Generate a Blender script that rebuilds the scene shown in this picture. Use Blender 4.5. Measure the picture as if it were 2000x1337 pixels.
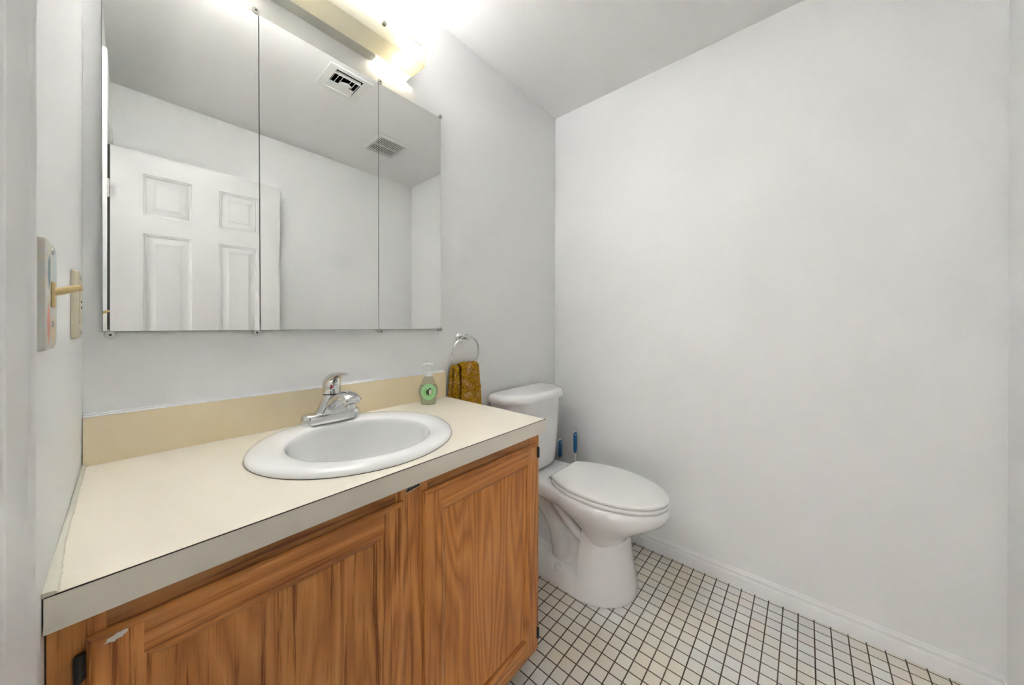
import bpy, bmesh, math, random
from mathutils import Vector, Matrix, noise
PI = math.pi
random.seed(7)
for o in list(bpy.data.objects):
    bpy.data.objects.remove(o, do_unlink=True)
S = bpy.context.scene
COL = S.collection

# ---------------------------------------------------------------- camera
D = 1.17                                   # camera distance from the mirror wall
F_PX, YAW, PITCH, ROLL, CY, CX, H = 657.68, math.radians(41.0702), math.radians(-0.0707), math.radians(0.1371), 635.57, 0.0609, 1.1268
cam = bpy.data.cameras.new('camera')
camo = bpy.data.objects.new('camera', cam)
COL.objects.link(camo)
Fv = Vector((math.cos(YAW) * math.cos(PITCH), math.sin(YAW) * math.cos(PITCH), math.sin(PITCH)))
Rv = Vector((math.sin(YAW), -math.cos(YAW), 0))
Uv = Rv.cross(Fv)
R2 = Rv * math.cos(ROLL) + Uv * math.sin(ROLL)
U2 = -Rv * math.sin(ROLL) + Uv * math.cos(ROLL)
M = Matrix((R2, U2, -Fv)).transposed().to_4x4()
M.translation = Vector((CX, -D, H))
camo.matrix_world = M
cam.sensor_fit = 'HORIZONTAL'
cam.sensor_width = 36.0
cam.lens = F_PX / 2000.0 * 36.0
cam.shift_y = -(668.5 - CY) / 2000.0
cam.clip_start = 0.01
S.camera = camo

# ---------------------------------------------------------------- world, lights, exposure
FILL_PANEL_E, BULB_E = 84.0, 1.9              # vanity lamp: added hidden fill panel, and its end bulb
W = bpy.data.worlds.new('world')
S.world = W
W.use_nodes = True
W.node_tree.nodes['Background'].inputs[0].default_value = (0.80, 0.86, 1.0, 1)
W.node_tree.nodes['Background'].inputs[1].default_value = 0.006
S.view_settings.view_transform = 'Standard'
S.view_settings.look = 'None'
S.view_settings.gamma = 1.0
S.view_settings.use_curve_mapping = False
S.view_settings.exposure = 3.96


def area(name, loc, direction, sx, sy, power, color=(1, 1, 1)):
    l = bpy.data.lights.new(name, 'AREA')
    l.shape = 'RECTANGLE'
    l.size, l.size_y = sx, sy
    l.energy = power
    l.color = color
    o = bpy.data.objects.new(name, l)
    COL.objects.link(o)
    o.location = loc
    o.rotation_euler = Vector(direction).to_track_quat('-Z', 'Z').to_euler()
    return o


# added unseen fill light in the hallway, aimed through the open door
area('hallway_door_fill', (-1.52, -1.12, 1.45), (1, 0.02, 0.0), 1.5, 1.7, 0.06, (0.97, 0.985, 1.0))
# added upward fill light low in the hallway, no real lamp, brightens the ceiling
area('hallway_up_fill', (-0.95, -1.17, 0.45), (1, 0.10, 0.95), 0.5, 0.5, 0.58, (1.0, 0.985, 0.96))
# added unseen area light under the hallway ceiling, helps fill the room
area('hallway_top_fill', (-0.70, -1.15, 2.38), (0, 0, -1), 0.5, 0.5, 0.6, (1.0, 0.97, 0.92))

# ---------------------------------------------------------------- helpers


def srgb(r, g, b):
    def f(c):
        c /= 255.0
        return c / 12.92 if c <= 0.04045 else ((c + 0.055) / 1.055) ** 2.4
    return (f(r), f(g), f(b), 1)


def mat(name, color, rough=0.5, metal=0.0, spec=0.5, coat=0.0, trans=0.0, ior=1.45, emit=None, estr=0.0):
    m = bpy.data.materials.new(name)
    m.use_nodes = True
    b = m.node_tree.nodes['Principled BSDF']
    b.inputs['Base Color'].default_value = color
    b.inputs['Roughness'].default_value = rough
    b.inputs['Metallic'].default_value = metal
    b.inputs['Specular IOR Level'].default_value = spec
    b.inputs['Coat Weight'].default_value = coat
    b.inputs['Coat Roughness'].default_value = 0.05
    b.inputs['Transmission Weight'].default_value = trans
    b.inputs['IOR'].default_value = ior
    if emit:
        b.inputs['Emission Color'].default_value = emit
        b.inputs['Emission Strength'].default_value = estr
    return m


class NT:
    """small wrapper to wire nodes"""
    def __init__(s, m):
        s.t = m.node_tree
        s.b = s.t.nodes['Principled BSDF']

    def n(s, kind, **kw):
        x = s.t.nodes.new(kind)
        for k, v in kw.items():
            setattr(x, k, v)
        return x

    def l(s, a, b):
        s.t.links.new(a, b)

    def math(s, op, a, b=None, clamp=False):
        x = s.n('ShaderNodeMath', operation=op, use_clamp=clamp)
        for i, v in enumerate((a, b)):
            if v is None:
                continue
            if isinstance(v, (int, float)):
                x.inputs[i].default_value = v
            else:
                s.l(v, x.inputs[i])
        return x.outputs[0]

    def mix(s, fac, a, b):
        x = s.n('ShaderNodeMix', data_type='RGBA')
        if isinstance(fac, (int, float)):
            x.inputs[0].default_value = fac
        else:
            s.l(fac, x.inputs[0])
        for i, v in ((6, a), (7, b)):
            if isinstance(v, tuple):
                x.inputs[i].default_value = v
            else:
                s.l(v, x.inputs[i])
        return x.outputs[2]

    def ramp(s, fac, stops):
        x = s.n('ShaderNodeValToRGB')
        e = x.color_ramp.elements
        while len(e) < len(stops):
            e.new(0.5)
        for i, (p, c) in enumerate(stops):
            e[i].position = p
            e[i].color = c
        s.l(fac, x.inputs[0])
        return x.outputs[0]

    def bump(s, h, strength, dist):
        x = s.n('ShaderNodeBump')
        x.inputs['Strength'].default_value = strength
        x.inputs['Distance'].default_value = dist
        s.l(h, x.inputs['Height'])
        s.l(x.outputs[0], s.b.inputs['Normal'])


def add_noise_bump(m, scale, strength, dist):
    t = NT(m)
    c = t.n('ShaderNodeTexCoord')
    nz = t.n('ShaderNodeTexNoise')
    nz.inputs['Scale'].default_value = scale
    nz.inputs['Detail'].default_value = 3
    t.l(c.outputs['Object'], nz.inputs['Vector'])
    t.bump(nz.outputs[0], strength, dist)
    return m


WHITE_WALL = add_noise_bump(mat('wall_paint', srgb(246, 246, 245), 0.5, spec=0.2), 220, 0.12, 0.002)
CEIL = add_noise_bump(mat('ceiling_paint', srgb(243, 242, 240), 0.8, spec=0.2), 260, 0.12, 0.002)
TRIM = mat('trim_paint', srgb(247, 247, 246), 0.3, spec=0.5)
DOORP = mat('door_paint', srgb(232, 232, 230), 0.35, spec=0.5)
CHROME = mat('chrome', (0.66, 0.66, 0.655, 1), 0.09, 1.0)
BRUSHED = mat('dull_steel', (0.62, 0.61, 0.58, 1), 0.32, 1.0)
PORC = mat('porcelain', srgb(246, 246, 245), 0.09, spec=0.5, coat=0.5)
SEATP = mat('seat_plastic', srgb(242, 242, 239), 0.28, spec=0.5)
SINKP = mat('sink_enamel', srgb(246, 246, 245), 0.10, spec=0.5, coat=0.4)
BLACK = mat('black_metal', (0.012, 0.011, 0.010, 1), 0.4)
DARK = mat('dark_void', (0.010, 0.010, 0.010, 1), 0.9)
GREYCAULK = add_noise_bump(mat('old_caulk', srgb(212, 208, 192), 0.6), 90, 0.6, 0.004)
BEIGE = mat('beige_plastic', srgb(222, 212, 186), 0.4)
TOGGLE = mat('yellowed_plastic', srgb(216, 190, 132), 0.35)
VENTW = mat('vent_white', srgb(236, 236, 232), 0.45)
WHITEPL = mat('white_plastic', srgb(240, 240, 240), 0.3)
BLUEPL = mat('blue_grip', srgb(38, 116, 178), 0.4)
RED = mat('red_dot', srgb(130, 20, 30), 0.3)


def mirror_mat():
    m = mat('mirror_silver', (0.83, 0.835, 0.825, 1), 0.0, 1.0)
    return m


MIRROR = mirror_mat()
MEDGE = mat('mirror_edge', srgb(120, 124, 120), 0.4)
GREYB = mat('grey_board', srgb(120, 116, 108), 0.8)
CLIPM = mat('clear_clip', srgb(226, 226, 222), 0.15, spec=0.6, trans=0.25, ior=1.45)

# floor mosaic --------------------------------------------------


def floor_mat():
    m = mat('mosaic_tile', (0.6, 0.6, 0.6, 1), 0.32, spec=0.4)
    t = NT(m)
    geo = t.n('ShaderNodeNewGeometry')
    sep = t.n('ShaderNodeSeparateXYZ')
    t.l(geo.outputs['Position'], sep.inputs[0])
    P = 0.0461
    masks, cells = [], []
    for ax, ph in ((0, 1.3693), (1, -0.6445)):
        a = t.math('DIVIDE', t.math('SUBTRACT', sep.outputs[ax], ph - 20 * P), P)
        fr = t.math('FRACT', a)
        d = t.math('MINIMUM', fr, t.math('SUBTRACT', 1.0, fr))
        masks.append(d)
        cells.append(t.math('FLOOR', a))
    d = t.math('MINIMUM', masks[0], masks[1])
    # slightly wobbly grout edge
    nz = t.n('ShaderNodeTexNoise')
    nz.inputs['Scale'].default_value = 120
    t.l(geo.outputs['Position'], nz.inputs['Vector'])
    dd = t.math('ADD', d, t.math('MULTIPLY', t.math('SUBTRACT', nz.outputs[0], 0.5), 0.025))
    mk = t.n('ShaderNodeMapRange', interpolation_type='SMOOTHSTEP')
    mk.inputs[1].default_value = 0.030
    mk.inputs[2].default_value = 0.052
    t.l(dd, mk.inputs[0])
    comb = t.n('ShaderNodeCombineXYZ')
    t.l(cells[0], comb.inputs[0])
    t.l(cells[1], comb.inputs[1])
    wn = t.n('ShaderNodeTexWhiteNoise', noise_dimensions='2D')
    t.l(comb.outputs[0], wn.inputs[0])
    base = t.ramp(wn.outputs[0], [(0.0, srgb(224, 223, 219)), (0.35, srgb(231, 230, 226)), (0.7, srgb(228, 222, 215)), (1.0, srgb(236, 236, 232))])
    n2 = t.n('ShaderNodeTexNoise')
    n2.inputs['Scale'].default_value = 380
    n2.inputs['Detail'].default_value = 2
    t.l(geo.outputs['Position'], n2.inputs['Vector'])
    sp = t.ramp(n2.outputs[0], [(0.30, (0.90, 0.90, 0.90, 1)), (0.5, (1, 1, 1, 1))])
    mul = t.n('ShaderNodeMix', data_type='RGBA', blend_type='MULTIPLY')
    mul.inputs[0].default_value = 0.6
    t.l(base, mul.inputs[6])
    t.l(sp, mul.inputs[7])
    # yellowed wear towards the far corner of the room, in blotches
    n3 = t.n('ShaderNodeTexNoise')
    n3.inputs['Scale'].default_value = 2.3
    t.l(geo.outputs['Position'], n3.inputs['Vector'])
    wear = t.ramp(n3.outputs[0], [(0.42, (0, 0, 0, 1)), (0.62, (1, 1, 1, 1))])
    worn = t.mix(t.math('MULTIPLY', wear, 0.55), mul.outputs[2], srgb(230, 218, 190))
    n4 = t.n('ShaderNodeTexNoise')
    n4.inputs['Scale'].default_value = 6
    t.l(geo.outputs['Position'], n4.inputs['Vector'])
    grout = t.ramp(n4.outputs[0], [(0.35, srgb(64, 54, 46)), (0.65, srgb(100, 86, 70))])
    c = t.mix(mk.outputs[0], grout, worn)
    t.l(c, t.b.inputs['Base Color'])
    r = t.n('ShaderNodeMapRange')
    r.inputs[3].default_value = 0.85
    r.inputs[4].default_value = 0.30
    t.l(mk.outputs[0], r.inputs[0])
    t.l(r.outputs[0], t.b.inputs['Roughness'])
    t.bump(mk.outputs[0], 0.5, 0.0015)
    return m


def oak(name, axis, tone=1.0, seed=0.0, streak=0.8, figure=0.5):
    """red oak; axis = direction the grain runs along (0 x, 2 z)"""
    m = mat(name, (0.3, 0.15, 0.06, 1), 0.38, spec=0.4, coat=0.15)
    t = NT(m)
    geo = t.n('ShaderNodeNewGeometry')
    mp = t.n('ShaderNodeMapping')
    mp.inputs['Location'].default_value = (seed, seed * 0.7, seed * 1.3)
    t.l(geo.outputs['Position'], mp.inputs[0])
    v = mp.outputs[0]

    def stretched(across, along, detail, rough=0.6, dist=0.0):
        q = t.n('ShaderNodeMapping')
        sc = [across, across, across]
        sc[axis] = along
        q.inputs['Scale'].default_value = sc
        t.l(v, q.inputs[0])
        nz = t.n('ShaderNodeTexNoise')
        nz.inputs['Scale'].default_value = 1.0
        nz.inputs['Detail'].default_value = detail
        nz.inputs['Roughness'].default_value = rough
        nz.inputs['Distortion'].default_value = dist
        t.l(q.outputs[0], nz.inputs['Vector'])
        return nz.outputs[0]
    slow = stretched(8.0, 0.8, 2, 0.5, 0.15)                 # cathedral figure
    rings = t.math('FRACT', t.math('MULTIPLY', slow, 15.0))
    tri = t.math('ABSOLUTE', t.math('SUBTRACT', t.math('MULTIPLY', rings, 2.0), 1.0))
    fine = stretched(520, 11, 3, 0.65)
    mid = stretched(105, 3.0, 4, 0.62)
    k = tone
    f1 = t.math('ADD', t.math('MULTIPLY', tri, 0.35), t.math('MULTIPLY', mid, 0.65))
    base = t.ramp(f1, [(0.25, srgb(174 * k, 108 * k, 52 * k)), (0.45, srgb(192 * k, 124 * k, 62 * k)), (0.62, srgb(204 * k, 137 * k, 71 * k)), (0.85, srgb(216 * k, 152 * k, 86 * k))])
    # dark open-grain streaks, broken up by the fine pores
    ragged = t.math('ADD', mid, t.math('MULTIPLY', t.math('SUBTRACT', fine, 0.5), 0.30))
    st = t.ramp(ragged, [(0.36, (1, 1, 1, 1)), (0.45, (0, 0, 0, 1))])
    ringl = t.ramp(tri, [(0.06, (1, 1, 1, 1)), (0.30, (0, 0, 0, 1))])
    pores = t.ramp(fine, [(0.34, (1, 1, 1, 1)), (0.44, (0, 0, 0, 1))])
    dark = t.math('MULTIPLY', st, streak, True)
    dark = t.math('MAXIMUM', dark, t.math('MULTIPLY', t.math('MULTIPLY', ringl, t.math('ADD', 0.35, pores)), figure, True))
    dark = t.math('MAXIMUM', dark, t.math('MULTIPLY', pores, 0.30))
    c = t.mix(dark, base, srgb(122 * k, 64 * k, 18 * k))
    big = stretched(5.5, 1.2, 1)
    c2 = t.n('ShaderNodeMix', data_type='RGBA', blend_type='MULTIPLY')
    c2.inputs[0].default_value = 1.0
    t.l(c, c2.inputs[6])
    t.l(t.ramp(big, [(0.3, (0.90, 0.86, 0.82, 1)), (0.7, (1.05, 1.04, 1.03, 1))]), c2.inputs[7])
    t.l(c2.outputs[2], t.b.inputs['Base Color'])
    t.bump(fine, 0.12, 0.0008)
    return m


OAKV = oak('oak_upright', 2, 1.05, 0.0)
OAKH = oak('oak_level', 0, 1.03, 3.1)
OAKP = oak('oak_panel', 2, 1.07, 7.7, 0.25, 0.35)
OAKQ = oak('oak_streaky_panel', 2, 1.02, 4.2, 0.9, 0.3)
OAKR = oak('oak_rail', 0, 0.86, 1.7)


def laminate(name, c1, c2, rough):
    m = mat(name, c1, rough, spec=0.4)
    t = NT(m)
    c = t.n('ShaderNodeTexCoord')
    nz = t.n('ShaderNodeTexNoise')
    nz.inputs['Scale'].default_value = 3.0
    nz.inputs['Detail'].default_value = 4
    t.l(c.outputs['Object'], nz.inputs['Vector'])
    t.l(t.mix(t.ramp(nz.outputs[0], [(0.35, (0, 0, 0, 1)), (0.65, (1, 1, 1, 1))]), c1, c2), t.b.inputs['Base Color'])
    return m


LAMTOP = laminate('cream_laminate', srgb(238, 230, 212), srgb(235, 228, 212), 0.32)
LAMSPL = laminate('tan_laminate', srgb(246, 231, 200), srgb(242, 225, 190), 0.32)
LAMEDGE = laminate('pale_edge_laminate', srgb(240, 233, 219), srgb(234, 226, 210), 0.25)
SEAM = mat('dark_seam', srgb(52, 42, 34), 0.6)


def link(o):
    COL.objects.link(o)
    return o


def obj(name, bm, mats, parent=None, smooth=35, kind=None, label=None, cat=None, group=None, recalc=True):
    if recalc:
        bmesh.ops.recalc_face_normals(bm, faces=bm.faces)
    me = bpy.data.meshes.new(name)
    bm.to_mesh(me)
    bm.free()
    if not isinstance(mats, (list, tuple)):
        mats = [mats]
    for m in mats:
        me.materials.append(m)
    if smooth is not None:
        me.shade_smooth()
        me.set_sharp_from_angle(angle=math.radians(smooth))
    o = link(bpy.data.objects.new(name, me))
    if parent:
        o.parent = parent
        o.matrix_parent_inverse = Matrix.Translation(-parent.location) if parent.type == 'EMPTY' else Matrix.Identity(4)
    tag(o, label, cat, group, kind)
    return o


def tag(o, label=None, cat=None, group=None, kind=None):
    if label:
        o['label'] = label
    if cat:
        o['category'] = cat
    if group:
        o['group'] = group
    if kind:
        o['kind'] = kind
    return o


def thing(name, loc, label=None, cat=None, group=None, kind=None):
    o = link(bpy.data.objects.new(name, None))
    o.empty_display_size = 0.05
    o.location = loc
    return tag(o, label, cat, group, kind)


def B():
    return bmesh.new()


def box(bm, x0, x1, y0, y1, z0, z1, bevel=0.0, seg=2, mi=0):
    r = bmesh.ops.create_cube(bm, size=1)
    vs = r['verts']
    for v in vs:
        v.co = Vector((x0 + (v.co.x + .5) * (x1 - x0), y0 + (v.co.y + .5) * (y1 - y0), z0 + (v.co.z + .5) * (z1 - z0)))
    fs = {f for v in vs for f in v.link_faces}
    for f in fs:
        f.material_index = mi
    if bevel:
        es = list({e for v in vs for e in v.link_edges})
        r = bmesh.ops.bevel(bm, geom=es, offset=bevel, segments=seg, profile=0.5, affect='EDGES')
        for f in r['faces']:
            f.material_index = mi
    return bm


def loft(bm, rings, cap0=True, cap1=True, closed=True, mi=0, loop=False):
    vr = [[bm.verts.new(p) for p in r] for r in rings]
    n = len(vr[0])
    pairs = list(zip(vr[:-1], vr[1:]))
    if loop:
        pairs.append((vr[-1], vr[0]))
    for a, b in pairs:
        for i in range(n if closed else n - 1):
            j = (i + 1) % n
            f = bm.faces.new((a[i], a[j], b[j], b[i]))
            f.material_index = mi
    if cap0 and not loop:
        bm.faces.new(list(reversed(vr[0]))).material_index = mi
    if cap1 and not loop:
        bm.faces.new(vr[-1]).material_index = mi
    return vr


def lathe(bm, prof, center=(0, 0, 0), axis='Z', n=32, mi=0):
    """prof: list of (radius, height); capped"""
    c = Vector(center)
    rings = []
    for r, h in prof:
        ring = []
        for i in range(n):
            a = 2 * PI * i / n
            p = Vector((r * math.cos(a), r * math.sin(a), h))
            if axis == 'Y':      # height runs along -Y
                p = Vector((p.x, -p.z, p.y))
            if axis == 'X':
                p = Vector((p.z, p.x, p.y))
            ring.append(c + p)
        rings.append(ring)
    loft(bm, rings, mi=mi)
    return bm


def tube(bm, pts, rad, n=14, mi=0, closed=False, squash=None):
    pts = [Vector(p) for p in pts]
    if not isinstance(rad, (list, tuple)):
        rad = [rad] * len(pts)
    rings = []
    up = None
    for i, p in enumerate(pts):
        if closed:
            tn = (pts[(i + 1) % len(pts)] - pts[i - 1]).normalized()
        else:
            tn = (pts[min(i + 1, len(pts) - 1)] - pts[max(i - 1, 0)]).normalized()
        if up is None:
            up = Vector((1, 0, 0)) if abs(tn.x) < .9 else Vector((0, 0, 1))
        s = (up - tn * up.dot(tn)).normalized()
        up = s
        t2 = tn.cross(s)
        ra = rad[i] if isinstance(rad[i], (list, tuple)) else (rad[i], rad[i])
        rings.append([p + s * (ra[0] * math.cos(2 * PI * k / n)) + t2 * (ra[1] * math.sin(2 * PI * k / n)) for k in range(n)])
    loft(bm, rings, mi=mi, loop=closed)
    return bm


def bez(pts, n=8):
    """Catmull-Rom resample through points"""
    P = [Vector(p) for p in pts]
    P = [P[0] * 2 - P[1]] + P + [P[-1] * 2 - P[-2]]
    out = []
    for i in range(1, len(P) - 2):
        for k in range(n):
            t = k / n
            a, b, c, d = P[i - 1], P[i], P[i + 1], P[i + 2]
            out.append(0.5 * ((2 * b) + (c - a) * t + (2 * a - 5 * b + 4 * c - d) * t * t + (-a + 3 * b - 3 * c + d) * t ** 3))
    out.append(P[-2])
    return out


def rpoly(pts, rad, n=5):
    """polygon (2D) with rounded corners -> list of 2D points"""
    out = []
    N = len(pts)
    for i in range(N):
        p = Vector(pts[i]); a = Vector(pts[i - 1]); b = Vector(pts[(i + 1) % N])
        r = rad[i] if isinstance(rad, (list, tuple)) else rad
        da = (a - p); db = (b - p)
        ra = min(r, da.length * .49); rb = min(r, db.length * .49)
        s = p + da.normalized() * ra; e = p + db.normalized() * rb
        for k in range(n + 1):
            t = k / n
            out.append(s * (1 - t) ** 2 + p * 2 * t * (1 - t) + e * t * t)
    return out


def sweep_y(bm, prof, x, y0, y1, sx=1, mi=0):
    """profile [(protrusion, z)] extruded along y"""
    loft(bm, [[Vector((x + sx * a, y, z)) for a, z in prof] for y in (y0, y1)], mi=mi)


# ---------------------------------------------------------------- room sizes
XR, YF, ZC = 1.8092, -1.631, 2.4034
ZT, CD, CXR = 0.8241, 0.5365, 0.9544
MAT_FLOOR = floor_mat()
T = 0.11

bm = B(); box(bm, -T, XR + T, YF - T, T, -0.06, 0.0)
obj('floor', bm, MAT_FLOOR, smooth=None, kind='structure')
bm = B()
# ceiling with two cut-outs for the vents (built as a frame of slabs)
V1 = (0.748, 0.892, -0.795, -0.622)
V2 = (1.195, 1.378, -1.235, -1.025)


def slab_with_holes(bm, x0, x1, y0, y1, z0, z1, holes):
    xs = sorted({x0, x1, *[h[0] for h in holes], *[h[1] for h in holes]})
    ys = sorted({y0, y1, *[h[2] for h in holes], *[h[3] for h in holes]})
    vd = {}

    def V(x, y, z):
        k = (round(x, 5), round(y, 5), round(z, 5))
        if k not in vd:
            vd[k] = bm.verts.new((x, y, z))
        return vd[k]

    def solid(i, j):
        if i < 0 or j < 0 or i >= len(xs) - 1 or j >= len(ys) - 1:
            return False
        cx, cy = (xs[i] + xs[i + 1]) / 2, (ys[j] + ys[j + 1]) / 2
        return not any(h[0] < cx < h[1] and h[2] < cy < h[3] for h in holes)
    for i in range(len(xs) - 1):
        for j in range(len(ys) - 1):
            if not solid(i, j):
                continue
            a, b, c, d = xs[i], xs[i + 1], ys[j], ys[j + 1]
            for z in (z0, z1):
                bm.faces.new((V(a, c, z), V(b, c, z), V(b, d, z), V(a, d, z)))
            for (di, dj, p, q) in ((-1, 0, (a, c), (a, d)), (1, 0, (b, c), (b, d)), (0, -1, (a, c), (b, c)), (0, 1, (a, d), (b, d))):
                if not solid(i + di, j + dj):
                    bm.faces.new((V(*p, z0), V(*q, z0), V(*q, z1), V(*p, z1)))


slab_with_holes(bm, -T, XR + T, YF - T, T, ZC, ZC + 0.12, [V1, V2])
obj('ceiling', bm, CEIL, smooth=None, kind='structure')
bm = B(); box(bm, -T, XR + T, 0, T, 0, ZC)
obj('wall_back', bm, WHITE_WALL, smooth=None, kind='structure')
bm = B(); box(bm, XR, XR + T, YF, 0, 0, ZC)
obj('wall_right', bm, WHITE_WALL, smooth=None, kind='structure')
bm = B(); box(bm, -T, XR + T, YF - T, YF, 0, ZC)
obj('wall_front', bm, WHITE_WALL, smooth=None, kind='structure')
# left wall with the door opening
DY0, DY1, DZ = -1.537, -0.800, 2.043
bm = B()
vs = slab_with_holes(bm, YF, 0, 0, ZC, -T, 0, [(DY0 - .02, DY1 + .02, -1, DZ + .02)])
bmesh.ops.transform(bm, matrix=Matrix(((0, 0, 1, 0), (1, 0, 0, 0), (0, 1, 0, 0), (0, 0, 0, 1))), verts=bm.verts)
obj('wall_left', bm, WHITE_WALL, smooth=None, kind='structure')
# door jamb
bm = B()
box(bm, -T - .004, 0.002, DY1, DY1 + .019, 0, DZ + .019)
box(bm, -T - .004, -0.006, DY0 - .019, DY0, 0, DZ + .019)
box(bm, -T - .004, 0.002, DY0, DY1, DZ, DZ + .019)
obj('trim_2', bm, TRIM, smooth=None, kind='structure')
# door casing, moulded profile (distance from opening, protrusion)
prof = [(0, 0), (0, .009), (.004, .0105), (.012, .0105), (.015, .009), (.034, .0125), (.040, .0155), (.046, .0155), (.050, .0175), (.057, .0175), (.060, .015), (.060, 0)]
bm = B()
RV = .004
ring = []
for (yy, zz, sy, sz) in ((DY1 + RV, 0, 1, 0), (DY1 + RV, DZ + RV, 1, 1), (DY0 - RV, DZ + RV, -1, 1), (DY0 - RV, 0, -1, 0)):
    ring.append([Vector((t + .0001, yy + sy * d, zz + sz * d)) for d, t in prof])
loft(bm, ring)
obj('trim_1', bm, TRIM, smooth=28, kind='structure')
# baseboards: colonial profile
bbp = [(0, 0), (.013, 0), (.013, .040), (.0115, .046), (.0085, .050), (.0085, .056), (.011, .058), (.011, .063), (.007, .066), (.0055, .071), (.002, .0732), (0, .0732)]
bm = B(); sweep_y(bm, bbp, XR - .0001, YF, -0.0135, -1)
obj('baseboard_right', bm, TRIM, smooth=28, kind='structure')
bm = B()
loft(bm, [[Vector((x, -.0001 - a, z)) for a, z in bbp] for x in (0.957, XR)])
obj('baseboard_back', bm, TRIM, smooth=28, kind='structure')
bm = B()
loft(bm, [[Vector((x, YF + .0001 + a, z)) for a, z in bbp] for x in (0.02, XR - .0135)])
obj('baseboard_front', bm, TRIM, smooth=28, kind='structure')

# hallway outside the open door
HX0, HY0, HY1 = -1.62, -2.5, 0.3
bm = B(); box(bm, HX0, -T, HY0, HY1, -.06, 0)
obj('floor_hallway', bm, mat('hall_floor', srgb(170, 150, 125), 0.5), smooth=None, kind='structure')
bm = B(); box(bm, HX0, -T, HY0, HY1, ZC, ZC + .06)
obj('ceiling_hallway', bm, CEIL, smooth=None, kind='structure')
bm = B(); box(bm, HX0 - .1, HX0, HY0, HY1, 0, ZC)
obj('wall_hallway', bm, WHITE_WALL, smooth=None, kind='structure')

# ---------------------------------------------------------------- open six-panel door (seen in the mirror)
door = thing('door_1', (0.006, -1.5, 0), kind='structure')
door['label'] = 'white six-panel door standing open, reflected in the left mirror panel'
DX0, DX1, DZ0, DZ1 = 0.0090, 0.733, 0.012, 2.031
DF, DB = -1.500, -1.535      # front and back face


def panel_face(bm, xs, zs, panels, y, sgn):
    """flat face at y facing sgn*Y with raised panels let into it"""
    def is_panel(i, j):
        return (i, j) in panels
    vd = {}

    def V(x, yy, z):
        k = (round(x, 5), round(yy, 5), round(z, 5))
        if k not in vd:
            vd[k] = bm.verts.new((x, yy, z))
        return vd[k]
    for i in range(len(xs) - 1):
        for j in range(len(zs) - 1):
            a, b, c, d = xs[i], xs[i + 1], zs[j], zs[j + 1]
            if not is_panel(i, j):
                bm.faces.new((V(a, y, c), V(b, y, c), V(b, y, d), V(a, y, d)))
                continue
            steps = [(0, 0), (.003, -.004), (.009, -.0055), (.013, -.012), (.019, -.012), (.046, -.003), (.0475, -.0015)]
            prev = None
            for (ins, dp) in steps:
                yy = y + sgn * dp
                r = [V(a + ins, yy, c + ins), V(b - ins, yy, c + ins), V(b - ins, yy, d - ins), V(a + ins, yy, d - ins)]
                if prev:
                    for k in range(4):
                        bm.faces.new((prev[k], prev[(k + 1) % 4], r[(k + 1) % 4], r[k]))
                prev = r
            bm.faces.new(prev)
    return vd


bm = B()
xs = [DX0, .121, .310, .4266, .6155, DX1]
zs = [DZ0, .215, .860, 1.010, 1.608, 1.703, 1.922, DZ1]
pan = {(i, j) for i in (1, 3) for j in (1, 3, 5)}
panel_face(bm, xs, zs, pan, DF, 1)
panel_face(bm, xs, zs, pan, DB, -1)
for (a, b) in (((DX0, DZ0), (DX1, DZ0)), ((DX1, DZ0), (DX1, DZ1)), ((DX1, DZ1), (DX0, DZ1)), ((DX0, DZ1), (DX0, DZ0))):
    vv = [bm.verts.new((a[0], DF, a[1])), bm.verts.new((b[0], DF, b[1])), bm.verts.new((b[0], DB, b[1])), bm.verts.new((a[0], DB, a[1]))]
    bm.faces.new(vv)
bmesh.ops.remove_doubles(bm, verts=bm.verts, dist=1e-5)
obj('slab', bm, DOORP, door, smooth=20)
bm = B(); box(bm, -.0048, .0087, DB + .0010, DF - .0035, DZ0, DZ1)  # dark strip added in place of the shade in the hinge gap
obj('hinge_gap_shade', bm, mat('gap_shade', srgb(62, 62, 60), .6), door, smooth=None, label='dark strip standing in for the shaded hinge gap')
for z in (1.806, 1.05, .25):
    bm = B()
    for k in range(5):
        lathe(bm, [(.0058, z - .043 + k * .0174), (.0062, z - .042 + k * .0174), (.0062, z - .027 + k * .0174), (.0058, z - .0262 + k * .0174)], (0.0035, DF + .007, 0), n=14)
    lathe(bm, [(.004, z + .0445), (.0035, z + .049), (.001, z + .050)], (0.0035, DF + .007, 0), n=12)
    box(bm, -.0005, .0095, DF - .028, DF + .004, z - .043, z + .043)
    obj('hinge', bm, BRUSHED, door, label='dull steel door hinge' if z > 1.5 else None)
bm = B()
lathe(bm, [(.032, 0), (.032, .004), (.026, .008), (.012, .010), (.011, .030), (.020, .034), (.027, .045), (.027, .056), (.020, .064), (.006, .067)], (.668, DF, .93), 'Y', 24)
for v in bm.verts:       # the knob stands out towards the room (+Y)
    v.co.y = 2 * DF - v.co.y
obj('knob', bm, BRUSHED, door)

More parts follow.
